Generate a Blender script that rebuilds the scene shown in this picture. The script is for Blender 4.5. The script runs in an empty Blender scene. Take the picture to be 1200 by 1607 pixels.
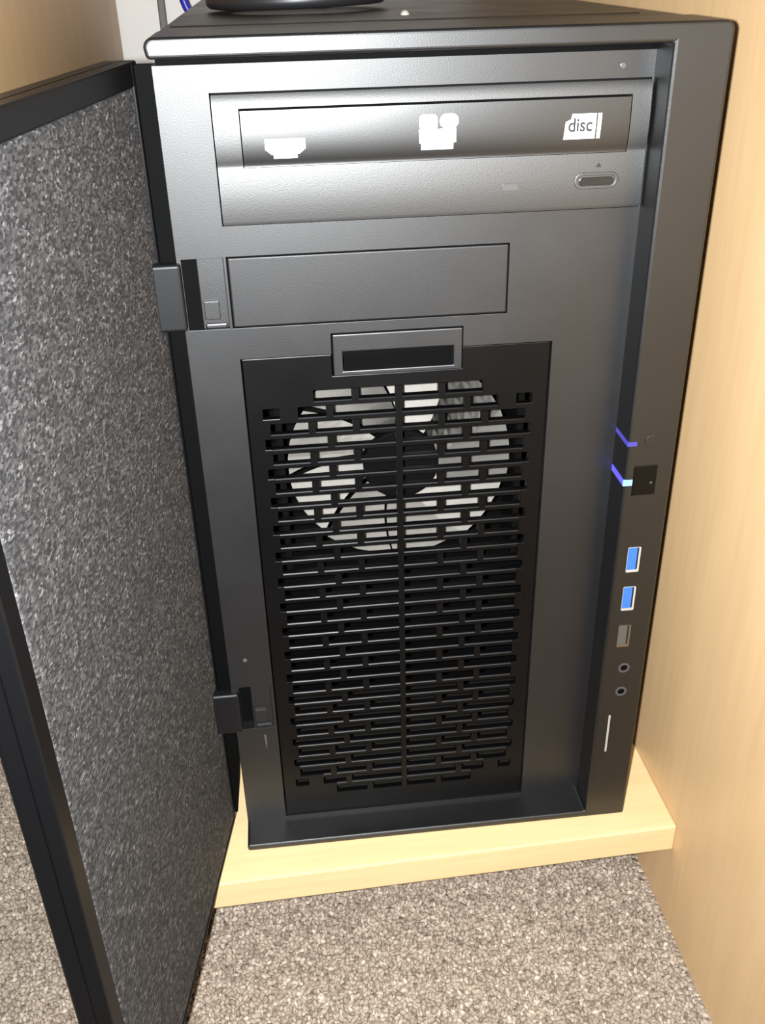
import bpy, bmesh, math, random
import numpy as np
from mathutils import Vector, Matrix

random.seed(7)
np.random.seed(7)
scene = bpy.context.scene
C = scene.collection

# ------------------------------------------------------------------ camera
CAM = Vector((0.03706, -0.33213, 0.37658))
R_ = Vector((0.9936744, -0.11019023, -0.0216635))
U_ = Vector((0.0736339, 0.49365485, 0.86653502))
F_ = Vector((0.0847894, 0.86264883, -0.49864592))
cd = bpy.data.cameras.new('camera')
cd.sensor_fit = 'VERTICAL'
cd.sensor_height = 24.0
cd.lens = 1521.1 / 1607 * 24.0
cd.clip_start = 0.01
cam = bpy.data.objects.new('camera', cd)
C.objects.link(cam)
M = Matrix(((R_.x, U_.x, -F_.x, CAM.x), (R_.y, U_.y, -F_.y, CAM.y), (R_.z, U_.z, -F_.z, CAM.z), (0, 0, 0, 1)))
cam.matrix_world = M
scene.camera = cam

# ------------------------------------------------------------------ world, flash, exposure
w = bpy.data.worlds.new('room_light')
scene.world = w
w.use_nodes = True
w.node_tree.nodes['Background'].inputs[0].default_value = (1.0, 0.93, 0.84, 1)
w.node_tree.nodes['Background'].inputs[1].default_value = 0.03
# the flash of the phone that took the picture, a thumb's width beside the lens
fl = bpy.data.lights.new('phone_flash', 'SPOT')
fl.energy = 22.0
fl.color = (0.96, 0.985, 1.0)
fl.shadow_soft_size = 0.0035
fl.spot_size = math.radians(125)
fl.spot_blend = 0.8
flo = bpy.data.objects.new('phone_flash', fl)
C.objects.link(flo)
fm = M.copy()
fm.translation = CAM - R_ * 0.012 + U_ * 0.001
flo.matrix_world = fm
scene.view_settings.view_transform = 'Standard'
scene.view_settings.look = 'None'
scene.view_settings.exposure = 0.0
scene.view_settings.gamma = 1.0

# ------------------------------------------------------------------ materials
MAT = {}


def new_mat(name):
    m = bpy.data.materials.new(name)
    m.use_nodes = True
    nt = m.node_tree
    b = nt.nodes['Principled BSDF']
    MAT[name] = m
    return m, nt, b


def N(nt, typ, **kw):
    n = nt.nodes.new(typ)
    for k, v in kw.items():
        if k in n.inputs:
            n.inputs[k].default_value = v
        else:
            setattr(n, k, v)
    return n


def ramp(nt, stops):
    n = nt.nodes.new('ShaderNodeValToRGB')
    e = n.color_ramp.elements
    e[0].position, e[0].color = stops[0][0], (*stops[0][1], 1)
    e[1].position, e[1].color = stops[-1][0], (*stops[-1][1], 1)
    for p, c in stops[1:-1]:
        x = e.new(p)
        x.color = (*c, 1)
    return n


def plastic(name, col, rough, bump=0.12, scale=2600, var=0.0, spec=0.5, ior=1.5):
    m, nt, b = new_mat(name)
    b.inputs['Base Color'].default_value = (*col, 1)
    b.inputs['Roughness'].default_value = rough
    b.inputs['Specular IOR Level'].default_value = spec
    b.inputs['IOR'].default_value = ior
    tc = N(nt, 'ShaderNodeTexCoord')
    geo = N(nt, 'ShaderNodeNewGeometry')
    if bump:
        no = N(nt, 'ShaderNodeTexNoise', Scale=scale, Detail=2.0)
        nt.links.new(geo.outputs['Position'], no.inputs['Vector'])
        bp = N(nt, 'ShaderNodeBump', Strength=bump, Distance=0.0004)
        nt.links.new(no.outputs['Fac'], bp.inputs['Height'])
        nt.links.new(bp.outputs['Normal'], b.inputs['Normal'])
    if var:
        n2 = N(nt, 'ShaderNodeTexNoise', Scale=38.0, Detail=5.0)
        nt.links.new(geo.outputs['Position'], n2.inputs['Vector'])
        mr = N(nt, 'ShaderNodeMapRange')
        mr.inputs['From Min'].default_value = 0.3
        mr.inputs['From Max'].default_value = 0.7
        mr.inputs['To Min'].default_value = rough - var
        mr.inputs['To Max'].default_value = rough + var
        nt.links.new(n2.outputs['Fac'], mr.inputs['Value'])
        nt.links.new(mr.outputs['Result'], b.inputs['Roughness'])
    return m


plastic('bezel_black', (0.003, 0.003, 0.0033), 0.43, 0.08, 2200, 0.02, 0.78)
plastic('panel_black', (0.0022, 0.0024, 0.0034), 0.465, 0.10, 2600, 0.02, 0.95)
plastic('vent_black', (0.0012, 0.0012, 0.0015), 0.40, 0.06, 2600, 0.02, 0.26)
plastic('drive_black', (0.005, 0.005, 0.005), 0.53, 0.14, 2600, 0.0, 1.0, 1.6)
plastic('tray_black', (0.003, 0.003, 0.003), 0.42, 0.06, 2600, 0.0, 1.0)
plastic('cover_black', (0.002, 0.002, 0.003), 0.50, 0.10, 2600, 0.03, 0.8)
plastic('hinge_black', (0.003, 0.0032, 0.0042), 0.48, 0.06, 2600, 0.0, 0.4)
plastic('steel_black', (0.016, 0.014, 0.012), 0.42, 0.35, 1500, 0.05)
plastic('deep_black', (0.002, 0.002, 0.002), 0.75, 0.0, spec=0.06)
plastic('door_black', (0.004, 0.004, 0.0045), 0.42, 0.06, 2000, 0.0, 0.16)
plastic('button_black', (0.012, 0.012, 0.012), 0.30, 0.05)
plastic('gloss_black', (0.002, 0.002, 0.002), 0.3, 0.0, spec=0.2)
plastic('cable_black', (0.012, 0.012, 0.013), 0.42, 0.05, 900)
plastic('cable_blue', (0.030, 0.028, 0.42), 0.35, 0.05, 900)
plastic('strip_grey', (0.13, 0.115, 0.10), 0.55, 0.05, 900)
plastic('fan_white', (0.36, 0.345, 0.315), 0.45, 0.05, 900)
plastic('print_white', (0.80, 0.80, 0.80), 0.5, 0.0)
plastic('print_grey', (0.07, 0.07, 0.075), 0.5, 0.0)
plastic('print_dark', (0.012, 0.012, 0.013), 0.5, 0.0)
plastic('lens_grey', (0.085, 0.082, 0.082), 0.35, 0.0)
plastic('silver_paint', (0.34, 0.33, 0.30), 0.4, 0.0)
plastic('socket_grey', (0.07, 0.068, 0.062), 0.4, 0.0)
plastic('usb_blue', (0.03, 0.13, 0.75), 0.4, 0.0)
plastic('jack_grey', (0.06, 0.055, 0.06), 0.35, 0.0)
for nme, col, ro in (('chrome', (0.72, 0.70, 0.66), 0.30), ('dull_metal', (0.35, 0.34, 0.31), 0.35)):
    m, nt, b = new_mat(nme)
    b.inputs['Base Color'].default_value = (*col, 1)
    b.inputs['Metallic'].default_value = 1.0
    b.inputs['Roughness'].default_value = ro
for nme, col, st in (('led_bright', (0.10, 0.08, 1.0), 1.6), ('led_core', (0.25, 0.50, 1.0), 2.2), ('led_dim', (0.13, 0.10, 0.85), 0.55)):
    m, nt, b = new_mat(nme)
    b.inputs['Base Color'].default_value = (0.02, 0.02, 0.1, 1)
    b.inputs['Emission Color'].default_value = (*col, 1)
    b.inputs['Emission Strength'].default_value = st


def wood(name, c0, c1, grain, rough):
    m, nt, b = new_mat(name)
    tc = N(nt, 'ShaderNodeTexCoord')
    mp = N(nt, 'ShaderNodeMapping')
    mp.inputs['Scale'].default_value = grain
    nt.links.new(tc.outputs['Object'], mp.inputs['Vector'])
    n1 = N(nt, 'ShaderNodeTexNoise', Scale=1.0, Detail=6.0, Roughness=0.6)
    nt.links.new(mp.outputs['Vector'], n1.inputs['Vector'])
    rp = ramp(nt, [(0.30, c0), (0.70, c1)])
    nt.links.new(n1.outputs['Fac'], rp.inputs['Fac'])
    # short beech flecks
    mp2 = N(nt, 'ShaderNodeMapping')
    mp2.inputs['Scale'].default_value = tuple(g * 7 for g in grain)
    nt.links.new(tc.outputs['Object'], mp2.inputs['Vector'])
    n2 = N(nt, 'ShaderNodeTexNoise', Scale=1.0, Detail=3.0)
    nt.links.new(mp2.outputs['Vector'], n2.inputs['Vector'])
    r2 = ramp(nt, [(0.35, (0.96, 0.955, 0.945)), (0.6, (1, 1, 1))])
    nt.links.new(n2.outputs['Fac'], r2.inputs['Fac'])
    mx = N(nt, 'ShaderNodeMix', data_type='RGBA', blend_type='MULTIPLY')
    mx.inputs[0].default_value = 1.0
    nt.links.new(rp.outputs['Color'], mx.inputs[6])
    nt.links.new(r2.outputs['Color'], mx.inputs[7])
    nt.links.new(mx.outputs[2], b.inputs['Base Color'])
    b.inputs['Roughness'].default_value = rough
    b.inputs['Specular IOR Level'].default_value = 0.3
    return m


wood('beech_upright', (0.65, 0.435, 0.225), (0.71, 0.485, 0.262), (38, 38, 3.0), 0.42)
wood('beech_shelf', (0.70, 0.51, 0.265), (0.78, 0.585, 0.325), (3.0, 45, 45), 0.40)

m, nt, b = new_mat('wall_paint')
geo = N(nt, 'ShaderNodeNewGeometry')
no = N(nt, 'ShaderNodeTexNoise', Scale=9.0, Detail=4.0)
nt.links.new(geo.outputs['Position'], no.inputs['Vector'])
rp = ramp(nt, [(0.3, (0.78, 0.75, 0.70)), (0.7, (0.84, 0.81, 0.77))])
nt.links.new(no.outputs['Fac'], rp.inputs['Fac'])
nt.links.new(rp.outputs['Color'], b.inputs['Base Color'])
b.inputs['Roughness'].default_value = 0.6

# acoustic foam: charcoal with pale flecks
m, nt, b = new_mat('foam')
geo = N(nt, 'ShaderNodeNewGeometry')
mp = N(nt, 'ShaderNodeMapping')
mp.inputs['Scale'].default_value = (1.0, 0.55, 1.0)
nt.links.new(geo.outputs['Position'], mp.inputs['Vector'])
vo = N(nt, 'ShaderNodeTexVoronoi', Scale=1350.0)
nt.links.new(mp.outputs['Vector'], vo.inputs['Vector'])
sp = N(nt, 'ShaderNodeSeparateColor')
nt.links.new(vo.outputs['Color'], sp.inputs['Color'])
n1 = N(nt, 'ShaderNodeTexNoise', Scale=420.0, Detail=4.0, Roughness=0.7)
nt.links.new(mp.outputs['Vector'], n1.inputs['Vector'])
ad = N(nt, 'ShaderNodeMath', operation='MULTIPLY')
nt.links.new(sp.outputs[0], ad.inputs[0])
nt.links.new(n1.outputs['Fac'], ad.inputs[1])
rp = ramp(nt, [(0.05, (0.018, 0.018, 0.019)), (0.28, (0.044, 0.044, 0.046)), (0.46, (0.080, 0.080, 0.083)), (0.60, (0.18, 0.18, 0.185))])
nt.links.new(ad.outputs[0], rp.inputs['Fac'])
nt.links.new(rp.outputs['Color'], b.inputs['Base Color'])
bp = N(nt, 'ShaderNodeBump', Strength=0.35, Distance=0.0006)
nt.links.new(n1.outputs['Fac'], bp.inputs['Height'])
nt.links.new(bp.outputs['Normal'], b.inputs['Normal'])
b.inputs['Roughness'].default_value = 0.85
b.inputs['Specular IOR Level'].default_value = 0.25

# carpet backing and carpet tufts (colour per tuft from a random attribute)
CARPET = [(0.0, (0.205, 0.160, 0.122)), (0.35, (0.310, 0.250, 0.196)), (0.7, (0.41, 0.340, 0.272)), (1.0, (0.56, 0.482, 0.395))]
m, nt, b = new_mat('carpet_ground')
geo = N(nt, 'ShaderNodeNewGeometry')
vo = N(nt, 'ShaderNodeTexVoronoi', Scale=420.0)
nt.links.new(geo.outputs['Position'], vo.inputs['Vector'])
sp = N(nt, 'ShaderNodeSeparateColor')
nt.links.new(vo.outputs['Color'], sp.inputs['Color'])
rp = ramp(nt, CARPET)
nt.links.new(sp.outputs[0], rp.inputs['Fac'])
nt.links.new(rp.outputs['Color'], b.inputs['Base Color'])
bp = N(nt, 'ShaderNodeBump', Strength=1.0, Distance=0.002)
bp.invert = True
nt.links.new(vo.outputs['Distance'], bp.inputs['Height'])
nt.links.new(bp.outputs['Normal'], b.inputs['Normal'])
b.inputs['Roughness'].default_value = 0.95
m, nt, b = new_mat('carpet_tuft')
at = N(nt, 'ShaderNodeAttribute', attribute_name='shade')
rp = ramp(nt, CARPET)
nt.links.new(at.outputs['Fac'], rp.inputs['Fac'])
nt.links.new(rp.outputs['Color'], b.inputs['Base Color'])
b.inputs['Roughness'].default_value = 0.9
b.inputs['Specular IOR Level'].default_value = 0.2

# ------------------------------------------------------------------ helpers
WORLD = {}


def attach(o, parent, at=(0, 0, 0)):
    """link o; its mesh is given relative to the world point `at`"""
    at = Vector(at)
    C.objects.link(o)
    WORLD[o.name] = at
    if parent is not None:
        o.parent = parent
        o.location = at - WORLD[parent.name]
    else:
        o.location = at
    return o


def empty(name, at):
    o = bpy.data.objects.new(name, None)
    o.empty_display_size = 0.02
    return attach(o, None, at)


def tag(o, label=None, cat=None, group=None, kind=None):
    for k, v in (('label', label), ('category', cat), ('group', group), ('kind', kind)):
        if v:
            o[k] = v
    return o


def obj(name, bm, mat, parent=None, at=(0, 0, 0), bevel=0.0, smooth=False, seg=2, angle=35):
    if isinstance(bm, bmesh.types.BMesh):
        bmesh.ops.recalc_face_normals(bm, faces=bm.faces)
        me = bpy.data.meshes.new(name)
        if smooth:
            for f in bm.faces:
                f.smooth = True
        bm.to_mesh(me)
        bm.free()
    else:
        me = bm
    if mat and not me.materials:
        me.materials.append(MAT[mat])
    o = bpy.data.objects.new(name, me)
    attach(o, parent, at)
    if bevel:
        md = o.modifiers.new('edge', 'BEVEL')
        md.width = bevel
        md.segments = seg
        md.limit_method = 'ANGLE'
        md.angle_limit = math.radians(angle)
    return o


def add_box(bm, x0, x1, y0, y1, z0, z1, fn=None):
    vs = []
    for x, y, z in ((x0, y0, z0), (x1, y0, z0), (x1, y1, z0), (x0, y1, z0), (x0, y0, z1), (x1, y0, z1), (x1, y1, z1), (x0, y1, z1)):
        p = (x, y, z)
        vs.append(bm.verts.new(fn(*p) if fn else p))
    for f in ((0, 1, 2, 3), (4, 5, 6, 7), (0, 1, 5, 4), (1, 2, 6, 5), (2, 3, 7, 6), (3, 0, 4, 7)):
        bm.faces.new([vs[i] for i in f])


def box(*a, fn=None):
    bm = bmesh.new()
    add_box(bm, *a, fn=fn)
    return bm


def prism(bm, pts, y0, y1, fn=None):
    """polygon of (x, z) points extruded along y"""
    fn = fn or (lambda x, y, z: (x, y, z))
    a = [bm.verts.new(fn(x, y0, z)) for x, z in pts]
    c = [bm.verts.new(fn(x, y1, z)) for x, z in pts]
    n = len(pts)
    bm.faces.new(a)
    bm.faces.new(c[::-1])
    for i in range(n):
        bm.faces.new([a[i], c[i], c[(i + 1) % n], a[(i + 1) % n]])


def plate(x0, x1, z0, z1, holes, y0, y1, bm=None):
    """plate in the x-z plane with rectangular holes, y0 the front"""
    bm = bm or bmesh.new()
    xs = sorted({round(v, 6) for h in holes for v in h[:2] if x0 < v < x1} | {x0, x1})
    zs = sorted({round(v, 6) for h in holes for v in h[2:] if z0 < v < z1} | {z0, z1})
    nx, nz = len(xs) - 1, len(zs) - 1

    def solid(i, j):
        if i < 0 or j < 0 or i >= nx or j >= nz:
            return False
        cx, cz = (xs[i] + xs[i + 1]) / 2, (zs[j] + zs[j + 1]) / 2
        return not any(h[0] < cx < h[1] and h[2] < cz < h[3] for h in holes)
    V = {}

    def v(i, j, k):
        if (i, j, k) not in V:
            V[(i, j, k)] = bm.verts.new((xs[i], (y0, y1)[k], zs[j]))
        return V[(i, j, k)]
    for i in range(nx):
        for j in range(nz):
            if not solid(i, j):
                continue
            bm.faces.new([v(i, j, 0), v(i + 1, j, 0), v(i + 1, j + 1, 0), v(i, j + 1, 0)])
            bm.faces.new([v(i, j + 1, 1), v(i + 1, j + 1, 1), v(i + 1, j, 1), v(i, j, 1)])
            if not solid(i - 1, j):
                bm.faces.new([v(i, j, 0), v(i, j + 1, 0), v(i, j + 1, 1), v(i, j, 1)])
            if not solid(i + 1, j):
                bm.faces.new([v(i + 1, j, 1), v(i + 1, j + 1, 1), v(i + 1, j + 1, 0), v(i + 1, j, 0)])
            if not solid(i, j - 1):
                bm.faces.new([v(i, j, 1), v(i + 1, j, 1), v(i + 1, j, 0), v(i, j, 0)])
            if not solid(i, j + 1):
                bm.faces.new([v(i, j + 1, 0), v(i + 1, j + 1, 0), v(i + 1, j + 1, 1), v(i, j + 1, 1)])
    bmesh.ops.dissolve_limit(bm, angle_limit=0.001, verts=bm.verts, edges=bm.edges)
    return bm


def stadium(cx, cz, w, h, n=8):
    r = h / 2
    pts = []
    for s, a0 in ((1, -90), (-1, 90)):
        for k in range(n + 1):
            a = math.radians(a0 + 180 * k / n)
            pts.append((cx + s * (w / 2 - r) + r * math.cos(a), cz + r * math.sin(a)))
    return pts


def circle(cx, cz, r, n=20):
    return [(cx + r * math.cos(2 * math.pi * k / n), cz + r * math.sin(2 * math.pi * k / n)) for k in range(n)]


def rrect(x0, x1, z0, z1, r, n=5):
    pts = []
    for cx, cz, a0 in ((x1 - r, z1 - r, 0), (x0 + r, z1 - r, 90), (x0 + r, z0 + r, 180), (x1 - r, z0 + r, 270)):
        for k in range(n + 1):
            a = math.radians(a0 + 90 * k / n)
            pts.append((cx + r * math.cos(a), cz + r * math.sin(a)))
    return pts


def ring(bm, outer, inner, y0, y1):
    n = len(outer)
    A = [[bm.verts.new((x, y, z)) for x, z in p] for p, y in ((outer, y0), (inner, y0), (outer, y1), (inner, y1))]
    for i in range(n):
        j = (i + 1) % n
        bm.faces.new([A[0][i], A[0][j], A[1][j], A[1][i]])
        bm.faces.new([A[2][i], A[3][i], A[3][j], A[2][j]])
        bm.faces.new([A[0][i], A[2][i], A[2][j], A[0][j]])
        bm.faces.new([A[1][i], A[1][j], A[3][j], A[3][i]])


def tube(bm, pts, r, n=10, closed=False):
    """round tube through points"""
    P = [Vector(p) for p in pts]
    rings = []
    L = len(P)
    up = Vector((0.13, 0.21, 0.97)).normalized()
    for i, p in enumerate(P):
        a = P[(i - 1) % L] if (closed or i > 0) else p
        c = P[(i + 1) % L] if (closed or i < L - 1) else p
        t = (c - a).normalized()
        s = t.cross(up)
        if s.length < 1e-4:
            s = t.cross(Vector((1, 0, 0)))
        s.normalize()
        q = s.cross(t).normalized()
        rings.append([bm.verts.new(p + r * (math.cos(2 * math.pi * k / n) * s + math.sin(2 * math.pi * k / n) * q)) for k in range(n)])
    for i in range(L if closed else L - 1):
        A, B = rings[i], rings[(i + 1) % L]
        for k in range(n):
            bm.faces.new([A[k], A[(k + 1) % n], B[(k + 1) % n], B[k]])
    if not closed:
        bm.faces.new(rings[0][::-1])
        bm.faces.new(rings[-1])


def spline(ctrl, n=10):
    P = [Vector(p) for p in ctrl]
    P = [2 * P[0] - P[1]] + P + [2 * P[-1] - P[-2]]
    out = []
    for i in range(1, len(P) - 2):
        for k in range(n):
            t = k / n
            a, b_, c, d = P[i - 1], P[i], P[i + 1], P[i + 2]
            out.append(0.5 * ((2 * b_) + (c - a) * t + (2 * a - 5 * b_ + 4 * c - d) * t * t + (3 * b_ - a - 3 * c + d) * t ** 3))
    out.append(P[-2])
    return out


def text_mesh(txt, size, x, y, z, align='CENTER', sx=1.0):
    cu = bpy.data.curves.new('lettering', 'FONT')
    cu.body = txt
    cu.size = size
    cu.extrude = 0.00004
    cu.offset = 0.00012
    cu.align_x = align
    cu.align_y = 'CENTER'
    t = bpy.data.objects.new('lettering', cu)
    C.objects.link(t)
    me = bpy.data.meshes.new_from_object(t.evaluated_get(bpy.context.evaluated_depsgraph_get()))
    bpy.data.objects.remove(t)
    bpy.data.curves.remove(cu)
    for v in me.vertices:
        px, py, pz = v.co
        v.co = (x + px * sx, y - pz, z + py)
    me.materials.clear()
    return me


# ------------------------------------------------------------------ the setting
FLOOR = -0.064
TH = math.radians(1.54)                       # the desk is turned a touch against the computer
E1 = Vector((math.cos(TH), math.sin(TH), 0))
E2 = Vector((-math.sin(TH), math.cos(TH), 0))
DO = Vector((0.2108, -0.0117, 0))             # front right top corner of the shelf


def dk(a, b_, z):
    return DO + E1 * a + E2 * b_ + Vector((0, 0, z))


def dk_box(x0, x1, y0, y1, z0, z1, origin):
    return box(x0, x1, y0, y1, z0, z1, fn=lambda x, y, z: dk(x, y, z) - Vector(origin))


floor = obj('floor', box(-1.6, 1.4, -1.4, 1.2, FLOOR - 0.05, FLOOR), 'carpet_ground')
tag(floor, 'beige and brown flecked carpet floor', 'floor', kind='structure')

# carpet pile: short blunt tufts, uncountable
ico = bmesh.new()
bmesh.ops.create_icosphere(ico, subdivisions=1, radius=1.0)
iv = np.array([v.co[:] for v in ico.verts], dtype=np.float32)
ifc = np.array([[v.index for v in f.verts] for f in ico.faces], dtype=np.int32)
ico.free()
sp_ = 0.0023
gx, gy = np.meshgrid(np.arange(-0.42, 0.235, sp_), np.arange(-0.32, 0.32, sp_))
gx, gy = gx.ravel(), gy.ravel()
lx = (gx - DO.x) * E1.x + (gy - DO.y) * E1.y
ly = (gx - DO.x) * E2.x + (gy - DO.y) * E2.y
keep = (lx < -0.0025) & ~((lx > -0.288) & (ly > 0.0425))
gx, gy = gx[keep], gy[keep]
n = len(gx)
rng = np.random.default_rng(3)
gx = gx + rng.normal(0, 0.0006, n)
gy = gy + rng.normal(0, 0.0006, n)
ang = rng.uniform(0, np.pi, n)
sa = rng.uniform(0.0014, 0.0023, n)
sb = rng.uniform(0.0008, 0.0013, n)
sc = rng.uniform(0.0012, 0.0022, n)
pz = FLOOR + rng.uniform(-0.0002, 0.0010, n)
tl = rng.normal(0, 0.35, n)
vx = iv[None, :, 0] * sa[:, None]
vy = iv[None, :, 1] * sb[:, None]
vz = iv[None, :, 2] * sc[:, None] + vx * tl[:, None]
co = np.stack([gx[:, None] + vx * np.cos(ang)[:, None] - vy * np.sin(ang)[:, None],
               gy[:, None] + vx * np.sin(ang)[:, None] + vy * np.cos(ang)[:, None],
               pz[:, None] + vz], -1).reshape(-1, 3).astype(np.float32)
faces = (ifc[None] + (np.arange(n) * len(iv))[:, None, None]).reshape(-1, 3).astype(np.int32)
me = bpy.data.meshes.new('carpet_pile')
me.vertices.add(len(co))
me.vertices.foreach_set('co', co.ravel())
me.loops.add(faces.size)
me.loops.foreach_set('vertex_index', faces.ravel())
me.polygons.add(len(faces))
me.polygons.foreach_set('loop_start', np.arange(0, faces.size, 3, dtype=np.int32))
me.polygons.foreach_set('use_smooth', np.ones(len(faces), dtype=bool))
me.update()
# neighbouring tufts share a tone a little, as twisted two-tone yarn does
low = np.sin(gx * 900 + 3 * np.sin(gy * 700)) * np.sin(gy * 1000 + 2 * np.sin(gx * 800))
sh = np.clip(0.48 + 0.22 * low + rng.normal(0, 0.19, n), 0, 1)
att = me.attributes.new('shade', 'FLOAT', 'POINT')
att.data.foreach_set('value', np.repeat(sh, len(iv)).astype(np.float32))
pile = obj('carpet_pile', me, 'carpet_tuft')
tag(pile, 'short flecked beige and brown carpet pile on the floor', 'carpet', kind='stuff')

WALL_D = 0.52
wall = obj('wall_back', dk_box(-1.5, 1.1, WALL_D, WALL_D + 0.1, FLOOR, 1.2, (0, 0, 0)), 'wall_paint')
tag(wall, 'off-white painted wall behind the desk', 'wall', kind='structure')

# ------------------------------------------------------------------ desk: two uprights and the low shelf
desk = empty('desk', dk(-0.14, 0.3, FLOOR))
tag(desk, 'pale beech desk with two uprights and a low shelf under the computer', 'desk')
orr = dk(0.009, 0.1, FLOOR)
side = obj('side_panel', dk_box(0, 0.020, -0.62, 0.508, FLOOR, 0.66, orr), 'beech_upright', desk, orr, 0.0006)
tag(side, 'pale beech upright to the right of the computer')
orl = dk(-0.276, 0.3, FLOOR)
side2 = obj('side_panel', dk_box(-0.285, -0.267, 0.045, 0.508, FLOOR, 0.66, orl), 'beech_upright', desk, orl, 0.0006)
tag(side2, 'beech upright in shade behind the open door')
ors = dk(-0.14, 0.2, -0.0165)
shelf = obj('shelf', dk_box(-0.267, 0, 0, 0.45, -0.0165, 0, ors), 'beech_shelf', desk, ors, 0.0009)
tag(shelf, 'light beech shelf board just above the carpet')

# strip running down the wall
bm = bmesh.new()
add_box(bm, -0.2376, -0.2320, WALL_D - 0.006, WALL_D, FLOOR, 0.9, fn=lambda x, y, z: dk(x, y, z))
tr = obj('trim_1', bm, 'strip_grey', None, bevel=0.001)
tag(tr, 'thin grey upright strip on the off-white wall', 'trim', kind='structure')

# ------------------------------------------------------------------ the computer
W, H, D = 0.18743, 0.3562, 0.015
SX = 0.1676                                  # inner edge of the right-hand strip
LZ = 0.0036                                  # top of the bottom lip
TZ = 0.3500                                  # underside of the top lip
BACK = 0.40
pc = empty('computer_tower', (W / 2, 0.2, 0))
tag(pc, 'black computer tower with its front door open, standing on the beech shelf', 'computer')

# front bezel: top lip, right strip, bottom lip, in one moulding
bm = bmesh.new()
r = 0.0030
pts = [(0, 0), (W, 0)]
pts += [(W - r + r * math.cos(math.radians(a)), H - r + r * math.sin(math.radians(a))) for a in range(0, 91, 15)]
pts += [(r + r * math.cos(math.radians(a)), H - r + r * math.sin(math.radians(a))) for a in range(90, 181, 15)]
pts += [(0.0006, TZ), (SX, TZ), (SX, LZ), (0, LZ)]
prism(bm, pts, 0, 0.032)
bezel = obj('front_bezel', bm, 'bezel_black', pc, bevel=0.0012, angle=50, seg=4)

# recessed front panel with its openings
DX0, DX1, DZ0, DZ1 = 0.0181, 0.1666, 0.2959, 0.3379      # optical drive
BX0, BX1, BZ0, BZ1 = 0.0181, 0.1197, 0.2588, 0.2842      # small bay cover
VX0, VX1, VZ0, VZ1 = 0.0196, 0.1380, 0.0058, 0.2457      # vent
LX0, LX1, LTZ, LBZ = 0.0539, 0.1032, 0.2538, 0.2374      # latch
g = 0.0005
HN = [(0.0018, 0.0166, 0.2584, 0.2845), (0.0034, 0.0178, 0.0646, 0.0896)]
holes = [(DX0 - g, DX1 + g, DZ0 - g, DZ1 + g), (BX0 - g, BX1 + g, BZ0 - g, BZ1 + g), (VX0 - g, VX1 + g, VZ0 - g, VZ1 + g),
         (LX0 - g, LX1 + g, VZ1 - g, LTZ + g)] + HN
panel = obj('front_panel', plate(0.0002, SX + 0.0005, LZ - 0.001, 0.3471, holes, D, D + 0.006), 'panel_black', pc, bevel=0.00035)
# black filler standing in for shade in the slot between panel and top lip
obj('recess_shade', box(0.0008, SX + 0.0005, D + 0.007, D + 0.016, 0.3440, TZ + 0.0004), 'deep_black', pc)

# hinge pockets: stepped plate, dark socket
for i, (x0, x1, z0, z1) in enumerate(HN):
    k = obj('hinge_pocket', box(x0 + 0.0052, x1, D + 0.0014, D + 0.006, z0, z1), 'panel_black', panel, bevel=0.0003)
    bm = box(x0 + 0.0062, x0 + 0.0118, D + 0.0003, D + 0.0016, z0 + 0.0036, z0 + 0.0105)
    obj('hinge_tab', bm, 'panel_black', panel, bevel=0.0003)
    obj('hinge_ledge', box(x0 + 0.0060, x1 - 0.0006, D + 0.0002, D + 0.0016, z0, z0 + 0.0022), 'panel_black', panel, bevel=0.0007)
    obj('hinge_socket', box(x0, x0 + 0.0054, D + 0.0055, D + 0.007, z0, z1), 'deep_black', panel)

# small screw heads on the panel
bm = bmesh.new()
prism(bm, circle(0.1563, 0.3424, 0.0011, 14), D - 0.0006, D + 0.0005)
obj('catch_stud', bm, 'lens_grey', panel, bevel=0.0003)

bm = bmesh.new()
prism(bm, circle(0.0079, 0.1050, 0.0010, 14), D - 0.0005, D + 0.0005)
obj('panel_stud', bm, 'socket_grey', panel, bevel=0.0003)
bm = bmesh.new()
prism(bm, [(0.0127, 0.0602), (0.0137, 0.0602), (0.0138, 0.0560), (0.0135, 0.0510), (0.0130, 0.0550)], D - 0.00006, D + 0.0003)
obj('scuff_mark', bm, 'socket_grey', panel)

# optical drive -------------------------------------------------------------
PROF = [(DZ1, 0.0136), (0.3366, 0.0129), (0.3345, 0.0125), (0.3320, 0.01225), (0.3290, 0.0121), (0.3260, 0.01205), (0.3230, 0.0121),
        (0.3205, 0.0123), (0.3185, 0.0126), (0.3168, 0.0130), (0.3158, 0.01335), (0.3152, 0.0134), (0.3146, 0.0133), (0.3070, 0.0133), (0.2972, 0.0133), (DZ0, 0.0137)]


def prof_y(z):
    for (za, ya), (zb, yb) in zip(PROF, PROF[1:]):
        if zb <= z <= za:
            return ya + (yb - ya) * (za - z) / (za - zb)
    return PROF[-1][1]


def loft(bm, x0, x1, z0, z1, back, dy=0.0):
    zz = [z1] + [z for z, _ in PROF if z0 < z < z1] + [z0]
    ring_ = [(prof_y(z) + dy, z) for z in zz] + [(back, z0), (back, z1)]
    a = [bm.verts.new((x0, y, z)) for y, z in ring_]
    c = [bm.verts.new((x1, y, z)) for y, z in ring_]
    L = len(ring_)
    bm.faces.new(a)
    bm.faces.new(c[::-1])
    for i in range(L):
        f = bm.faces.new([a[i], a[(i + 1) % L], c[(i + 1) % L], c[i]])
        f.smooth = i < len(zz) - 1
    bmesh.ops.split_edges(bm, edges=[e for e in bm.edges if len({f.smooth for f in e.link_faces}) > 1])


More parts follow.
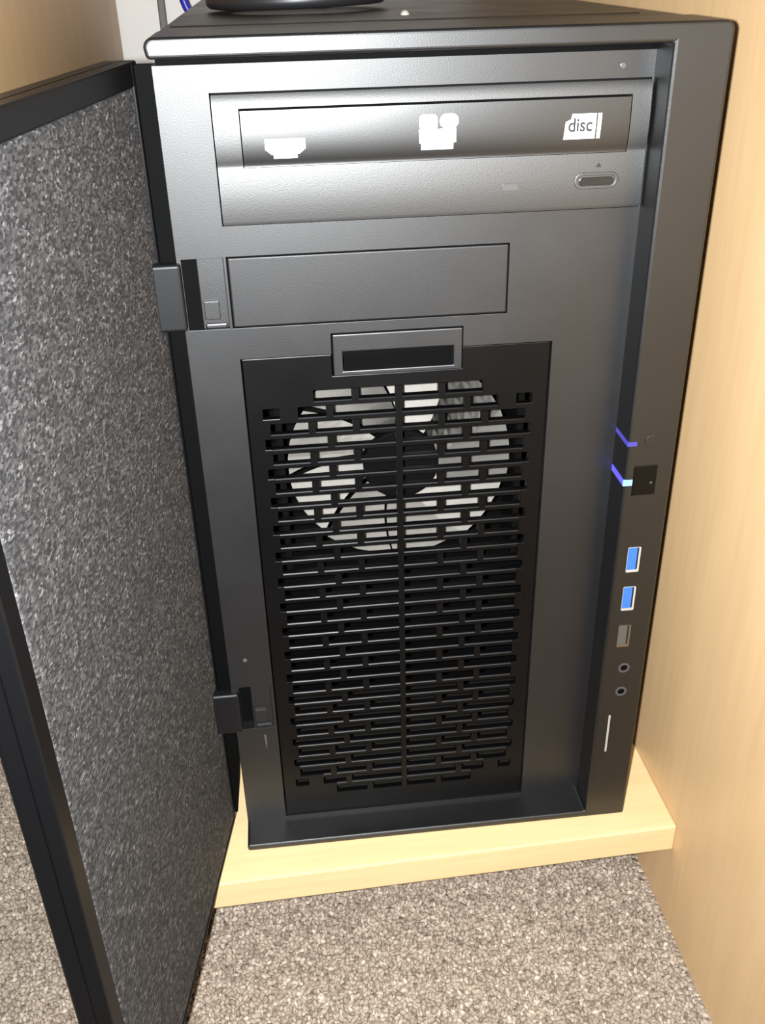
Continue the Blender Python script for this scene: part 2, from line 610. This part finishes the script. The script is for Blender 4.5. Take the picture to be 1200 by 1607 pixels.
TX0, TX1, TZ0, TZ1 = 0.0271, 0.1595, 0.3148, 0.3331
od = bmesh.new()
gp = 0.0004
loft(od, DX0, TX0 - gp, DZ0, DZ1, 0.022)
loft(od, TX1 + gp, DX1, DZ0, DZ1, 0.022)
loft(od, TX0 - gp, TX1 + gp, TZ1 + gp * 1.5, DZ1, 0.022)
loft(od, TX0 - gp, TX1 + gp, DZ0, TZ0, 0.022)
drive = obj('optical_drive', od, 'drive_black', pc)
obj('drive_body', box(DX0 + 0.001, DX1 - 0.001, 0.0212, 0.19, DZ0 + 0.0005, DZ1 - 0.0005), 'deep_black', drive)
bm = bmesh.new()
loft(bm, TX0, TX1, TZ0 + 0.0002, TZ1 - 0.0002, 0.021, -0.0001)
tray = obj('tray_door', bm, 'tray_black', drive)
# eject button in its stadium rim
bm = bmesh.new()
ring(bm, stadium(0.1499, 0.3056, 0.0162, 0.0056), stadium(0.1499, 0.3056, 0.0134, 0.0034), 0.0129, 0.0139)
obj('button_rim', bm, 'drive_black', drive, bevel=0.0003)
bm = bmesh.new()
prism(bm, stadium(0.1499, 0.3054, 0.0128, 0.0029), 0.0131, 0.0140)
obj('eject_button', bm, 'button_black', drive, bevel=0.0003)
bm = bmesh.new()
prism(bm, [(0.1492, 0.3101), (0.1514, 0.3101), (0.1503, 0.3117)], 0.01322, 0.0140)
obj('eject_mark', bm, 'print_dark', drive)
bm = bmesh.new()
prism(bm, rrect(0.1160, 0.1218, 0.3034, 0.3058, 0.0006, 3), 0.0130, 0.0140)
obj('indicator_lens', bm, 'lens_grey', drive, bevel=0.0002)


# white print on the tray: follows the curved face
def print_on_tray(name, polys, mat, lift):
    bm = bmesh.new()
    for p in polys:                                     # convex outlines, sliced so that the print bends with the face
        z0, z1 = min(q[1] for q in p), max(q[1] for q in p)
        cuts = sorted({z0 + (z1 - z0) * i / 14 for i in range(15)} | {q[1] for q in p})
        cuts = [z for i, z in enumerate(cuts) if i == 0 or z - cuts[i - 1] > 1e-7]
        rows = []
        for z in cuts:
            zc = min(max(z, z0 + 1e-7), z1 - 1e-7)
            xs_ = []
            for (xa, za), (xb, zb) in zip(p, p[1:] + p[:1]):
                if (za <= zc) != (zb <= zc):
                    xs_.append(xa + (xb - xa) * (zc - za) / (zb - za))
            rows.append((min(xs_), max(xs_), z))
        fr = [[bm.verts.new((x, prof_y(z) - 0.0001 - lift, z)) for x in (a, c)] for a, c, z in rows]
        bk = [[bm.verts.new((x, prof_y(z) + 0.0001, z)) for x in (a, c)] for a, c, z in rows]
        for i in range(len(rows) - 1):
            bm.faces.new([fr[i][0], fr[i][1], fr[i + 1][1], fr[i + 1][0]])
            for k in (0, 1):
                bm.faces.new([fr[i][k], fr[i + 1][k], bk[i + 1][k], bk[i][k]])
        for i in (0, -1):
            bm.faces.new([fr[i][0], fr[i][1], bk[i][1], bk[i][0]])
    return obj(name, bm, mat, drive)


print_on_tray('disc_emblem', [[(0.1366, 0.3199), (0.1370, 0.3256), (0.1388, 0.3264), (0.1392, 0.3281), (0.1477, 0.3281), (0.1476, 0.3199)],
                              [(0.14815, 0.3199), (0.14825, 0.3281), (0.1496, 0.3281), (0.1494, 0.3199)]], 'print_white', 0.00006)
me = text_mesh('disc', 0.0062, 0.1422, prof_y(0.3245) - 0.00022, 0.3243, sx=0.9)
for v in me.vertices:
    v.co.y = prof_y(v.co.z) - 0.00024
obj('disc_lettering', me, 'print_grey', drive)
print_on_tray('rewritable_emblem', [rrect(0.0866, 0.0928, 0.3246, 0.3298, 0.0016), rrect(0.0935, 0.1000, 0.3252, 0.3298, 0.0022),
                                    [(0.0866, 0.3206), (0.0864, 0.3250), (0.0992, 0.3252), (0.0992, 0.3206)],
                                    [(0.0872, 0.3184), (0.0872, 0.3204), (0.0983, 0.3204), (0.0983, 0.3184)]], 'print_white', 0.00006)
print_on_tray('maker_emblem', [[(0.0372, 0.3176), (0.0372, 0.3190), (0.0452, 0.3190), (0.0452, 0.3176)], [(0.0366, 0.3189), (0.0345, 0.3206), (0.0345, 0.3240), (0.0480, 0.3240), (0.0480, 0.3206), (0.0458, 0.3189)]], 'print_white', 0.00006)

# small bay cover
cov = obj('bay_cover', box(BX0, BX1, D - 0.0003, D + 0.004, BZ0, BZ1), 'cover_black', pc, bevel=0.0005)
obj('bay_backing', box(BX0 - 0.004, BX1 + 0.004, D + 0.0065, D + 0.0085, BZ0 - 0.0003, BZ1 + 0.003), 'deep_black', cov)

# ventilation panel: frame, spine, slats and bridges -------------------------
VY = D + 0.0009
VB = VY + 0.0030
PITCH, SLOT, ROWS = 0.00655, 0.0043, 33
ZB = lambda k: 0.2271 - (k - 1) * PITCH       # lower edge of slot row k
CX = 0.0788
mir = lambda x: 2 * CX - x
AX, BXL = 0.0281, 0.0256
vh = []


def ext(k):
    if k in (1, ROWS):
        return 0.0455
    if k in (2, ROWS - 1):
        return 0.0392
    return AX if k % 2 else BXL


for k in range(1, ROWS + 1):
    vh.append((ext(k), mir(ext(k)), ZB(k), ZB(k) + SLOT))
    if k in (2, ROWS - 1):
        vh.append((BXL, 0.0318, ZB(k), ZB(k) + SLOT))
        vh.append((mir(0.0318), mir(BXL), ZB(k), ZB(k) + SLOT))
    if k < ROWS:
        e = max(ext(k), ext(k + 1))
        vh.append((e, mir(e), ZB(k) - (PITCH - SLOT), ZB(k)))
vh.append((LX0 - g, LX1 + g, LBZ - g, VZ1))
vent = obj('vent_panel', plate(VX0, VX1, VZ0, VZ1, vh, VY, VB), 'vent_black', pc, bevel=0.0003)
spine = obj('spine', box(CX - 0.0013, CX + 0.0013, VY - 0.00006, VB, ZB(ROWS), ZB(1) + SLOT), 'vent_black', vent)
slat_me = {}


def slat_mesh(x0, x1):
    key = (round(x0, 5), round(x1, 5))
    if key not in slat_me:
        h = PITCH - SLOT
        bm = bmesh.new()
        pr = [(0.0008, 0.0), (0.0003, -0.0002), (0.0, -0.0006), (0.0, -h + 0.0002), (0.0002, -h), (VB - VY, -h), (VB - VY, 0.0)]
        a = [bm.verts.new((x0, y, z)) for y, z in pr]
        c = [bm.verts.new((x1, y, z)) for y, z in pr]
        bm.faces.new(a)
        bm.faces.new(c[::-1])
        for i in range(len(pr)):
            bm.faces.new([a[i], a[(i + 1) % len(pr)], c[(i + 1) % len(pr)], c[i]])
        bmesh.ops.recalc_face_normals(bm, faces=bm.faces)
        me = bpy.data.meshes.new('slat')
        bm.to_mesh(me)
        bm.free()
        me.materials.append(MAT['vent_black'])
        slat_me[key] = me
    return slat_me[key]


bridge_me = bpy.data.meshes.new('bridge')
bm = box(-0.0014, 0.0014, -0.00004, VB - VY - 0.0001, -0.0008, SLOT)
bm.to_mesh(bridge_me)
bm.free()
bridge_me.materials.append(MAT['vent_black'])
for k in range(1, ROWS + 1):
    if k < ROWS:
        e = max(ext(k), ext(k + 1))
        obj('slat', slat_mesh(e, mir(e)), None, vent, (0, VY, ZB(k)))
    xs = (0.0443, 0.0618) if k % 2 else (0.0516,)
    for x in xs:
        if x > ext(k) + 0.001:
            obj('bridge', bridge_me, None, vent, (x, VY, ZB(k)))
            obj('bridge', bridge_me, None, vent, (mir(x), VY, ZB(k)))
# latch with finger slot
lt = obj('latch', plate(LX0, LX1, LBZ, LTZ, [(0.0575, 0.1000, 0.2392, 0.2470)], D - 0.0006, D + 0.004), 'panel_black', pc, bevel=0.0004)
obj('latch_pocket', box(0.0560, 0.1015, D + 0.011, D + 0.012, 0.2360, 0.2500), 'deep_black', lt)
obj('latch_tongue', box(0.0576, 0.0999, D + 0.0026, D + 0.0105, 0.2440, 0.2466), 'deep_black', lt)

# fan behind the vent
FC = Vector((0.0825, 0.047, 0.1835))
fan = obj('fan', plate(FC.x - 0.053, FC.x + 0.053, FC.z - 0.053, FC.z + 0.053, [(FC.x - 0.0502, FC.x + 0.0502, FC.z - 0.0502, FC.z + 0.0502)], 0.040, 0.062), 'deep_black', pc)
bm = bmesh.new()
prism(bm, circle(FC.x, FC.z, 0.0165, 28), 0.0415, 0.060)
obj('fan_hub', bm, 'deep_black', fan, bevel=0.001)
bl = bmesh.new()
rows_ = []
for i in range(9):
    t = i / 8
    rr = 0.0160 + 0.0330 * t
    half = math.radians(19.3)
    sweep = math.radians(16 * t)
    row = []
    for j in range(5):
        s = j / 4
        a = sweep + (s - 0.5) * 2 * half
        row.append(bl.verts.new((rr * math.cos(a), -0.0018 + 0.0036 * s, rr * math.sin(a))))
    rows_.append(row)
for i in range(8):
    for j in range(4):
        bl.faces.new([rows_[i][j], rows_[i + 1][j], rows_[i + 1][j + 1], rows_[i][j + 1]])
bmesh.ops.solidify(bl, geom=bl.faces[:], thickness=0.0010)
bmesh.ops.recalc_face_normals(bl, faces=bl.faces)
blade_me = bpy.data.meshes.new('fan_blade')
bl.to_mesh(blade_me)
bl.free()
blade_me.materials.append(MAT['fan_white'])
for k in range(9):
    o = obj('fan_blade', blade_me, None, fan, FC)
    o.rotation_euler = (0, math.radians(-90 - 20 - 360 / 9 * k), 0)

# controls and sockets on the right strip -------------------------------------
def led(name, z, h, mats, x1):
    bm = bmesh.new()
    add_box(bm, SX - 0.00025, SX + 0.0004, 0.0002, D - 0.0006, z - h / 2, z + h / 2)
    o = obj(name, bm, mats[0], pc)
    obj('light_pipe_end', box(SX - 0.00025, x1, -0.00025, 0.0004, z - h / 2, z + h / 2), mats[1], o)
    return o


tag(led('indicator_light', 0.2070, 0.0018, ('led_dim', 'led_dim'), 0.1712), 'dim violet-blue light strip')
tag(led('indicator_light', 0.1897, 0.0026, ('led_bright', 'led_core'), 0.1711), 'bright blue light strip')
bm = bmesh.new()
prism(bm, circle(0.1770, 0.2078, 0.0029, 24), -0.0003, 0.0006)
obj('reset_button', bm, 'button_black', pc, bevel=0.0004)
pb = obj('power_button', box(0.1713, 0.1810, -0.0003, 0.0006, 0.1836, 0.1970), 'gloss_black', pc, bevel=0.0003)
bm = bmesh.new()
prism(bm, circle(0.1788, 0.1893, 0.00045, 12), -0.0005, 0.0002)
obj('power_mark', bm, 'lens_grey', pb)


def usb(z0, z1, blue):
    x0, x1 = 0.1729, 0.1785
    bm = bmesh.new()
    ring(bm, rrect(x0, x1, z0, z1, 0.0005, 3), rrect(x0 + 0.00015, x1 - 0.0008, z0 + 0.0012, z1 - 0.00015, 0.0003, 3), -0.0003, 0.0012)
    o = obj('usb_socket', bm, 'silver_paint' if blue else 'dull_metal', pc)
    obj('socket_tongue', box(x0 + 0.00015, x0 + 0.0041, -0.0001, 0.0010, z0 + 0.0012, z1 - 0.0002), 'usb_blue' if blue else 'socket_grey', o)
    obj('socket_gap', box(x0 + 0.0041, x1 - 0.0006, 0.00005, 0.0012, z0 + 0.0010, z1 - 0.0004), 'dull_metal', o)
    return o


tag(usb(0.1462, 0.1586, True), 'chrome socket with blue tongue')
tag(usb(0.1262, 0.1386, True), 'chrome socket with blue tongue')
tag(usb(0.1063, 0.1182, False), 'grey metal socket with dark tongue')
for z in (0.0940, 0.0802):
    bm = bmesh.new()
    ring(bm, circle(0.1778, z, 0.0027, 24), circle(0.1778, z, 0.0016, 24), -0.0003, 0.0006)
    o = obj('audio_jack', bm, 'jack_grey', pc, bevel=0.0002)
    bm = bmesh.new()
    prism(bm, circle(0.1778, z, 0.0016, 24), -0.00005, 0.0006)
    obj('jack_hole_shade', bm, 'deep_black', o)  # solid black disc, stands in for the shade inside the opening
bm = bmesh.new()
prism(bm, rrect(0.1734, 0.1744, 0.0436, 0.0662, 0.0004, 3), -0.0005, 0.0004)
obj('metal_strip', bm, 'silver_paint', pc, bevel=0.0003)

# chassis ---------------------------------------------------------------------
y0 = 0.032
obj('case_side', box(0.0012, 0.0022, y0, BACK, 0.0010, H - 0.0024), 'steel_black', pc)
obj('case_side', box(W - 0.0022, W - 0.0012, y0, BACK, 0.0010, H - 0.0024), 'steel_black', pc)
obj('case_floor', box(0.0022, W - 0.0022, y0, BACK, 0.0, 0.0020), 'steel_black', pc)
obj('case_back', box(0.0022, W - 0.0022, BACK - 0.001, BACK, 0.0020, H - 0.0024), 'steel_black', pc)
top = obj('case_top', box(0.0012, W - 0.0012, y0, BACK, H - 0.0024, H - 0.0006), 'steel_black', pc, bevel=0.0006)
# raised bead across the top
bm = bmesh.new()
tube(bm, [(0.004, 0.058, H - 0.0009), (W - 0.012, 0.058, H - 0.0009)], 0.0008, 8)
obj('top_bead', bm, 'steel_black', top, smooth=True)
bm = bmesh.new()
bmesh.ops.create_uvsphere(bm, u_segments=20, v_segments=12, radius=0.0018, matrix=Matrix.Translation((0.0928, 0.0945, H - 0.0006)))
for f in bm.faces:
    f.smooth = True
obj('top_glint_stud', bm, 'silver_paint', top)  # added stud, its pale colour stands in for a flash glint
# inner cross wall so the drive bays are closed off
obj('bay_floor', box(0.0022, W - 0.0022, y0, 0.20, 0.2562, 0.2572), 'deep_black', pc)
obj('inner_wall', box(0.0022, W - 0.0022, 0.110, 0.111, 0.0022, 0.2560), 'deep_black', pc)

# ------------------------------------------------------------------ open door with its foam lining
DT = math.radians(9.75)
P0 = Vector((-0.0100, 0, 0))
DV = Vector((-math.sin(DT), -math.cos(DT), 0))
DN = Vector((math.cos(DT), -math.sin(DT), 0))


def dr(u, t, z):
    """u along the door away from the hinge, t out of its lined face"""
    return P0 + DV * u + DN * t + Vector((0, 0, z))


UH, UE, DTK = -0.0262, 0.1400, 0.0122
door = obj('front_door', box(UH, UE, -DTK, -0.0026, -0.0002 + 0.0008, 0.3482, fn=dr), 'door_black', pc, bevel=0.0022, seg=4)
tag(door, 'open front door lined with grey foam')
# raised rim round the lining
bm = bmesh.new()
for a in ((UE - 0.0074, UE, 0.0006, 0.3482), (UH, -0.0205, 0.0006, 0.3482), (-0.0205, UE - 0.0074, 0.3405, 0.3482), (-0.0205, UE - 0.0074, 0.0006, 0.0028)):
    add_box(bm, a[0], a[1], -0.0060, 0.0, a[2], a[3], fn=dr)
obj('door_rim', bm, 'door_black', door, bevel=0.0006)
foam = obj('foam_lining', box(-0.0203, UE - 0.0076, -0.0030, -0.0002, 0.0030, 0.3403, fn=dr), 'foam', door, bevel=0.0012, seg=3)
# flexible lip that closes the gap to the case, cut back low down
bm = bmesh.new()
lp = [(0.0008, 0.3470), (0.0008, 0.0760), (-0.0022, 0.0300), (-0.0050, 0.0040), (-0.0085, 0.0040), (-0.0085, 0.3470)]
prism(bm, [(x, z) for x, z in lp], 0.0225, 0.0260)
for v in bm.verts:
    pass
obj('door_lip', bm, 'deep_black', door)
# hinge arms
for (x0, x1, z0, z1) in ((-0.0090, 0.0016, 0.2590, 0.2836), (-0.0090, 0.0034, 0.0652, 0.0878)):
    obj('hinge_arm', box(x0, x1, 0.0120, 0.0172, z0, z1), 'hinge_black', door, bevel=0.0012, seg=3)

# ------------------------------------------------------------------ cables
bm = bmesh.new()
pts = []
for i in range(150):
    a = 2 * math.pi * 2.5 * i / 149 + 1.2
    rr = 0.033 + 0.0025 * math.sin(a * 0.38 + 0.7)
    pts.append((0.054 + 1.1 * rr * math.cos(a), 0.164 + rr * math.sin(a), H - 0.0006 + 0.0034 + 0.0035 * (i / 149) * 2.0))
tube(bm, pts, 0.0033, 10)
coil = obj('cable_coil', bm, 'cable_black', None, smooth=True)
tag(coil, 'coiled black cable lying on top of the computer', 'cable')
bm = bmesh.new()
tube(bm, spline([(0.040, 0.4300, 0.004), (0.030, 0.4350, 0.18), (0.004, 0.45, 0.30), (-0.0125, 0.45, 0.340), (-0.0180, 0.45, 0.353), (-0.030, 0.45, 0.40), (-0.04, 0.46, 0.60)]), 0.0030, 12)
blue = obj('network_cable', bm, 'cable_blue', None, smooth=True)
tag(blue, 'blue cable rising behind the computer', 'cable')
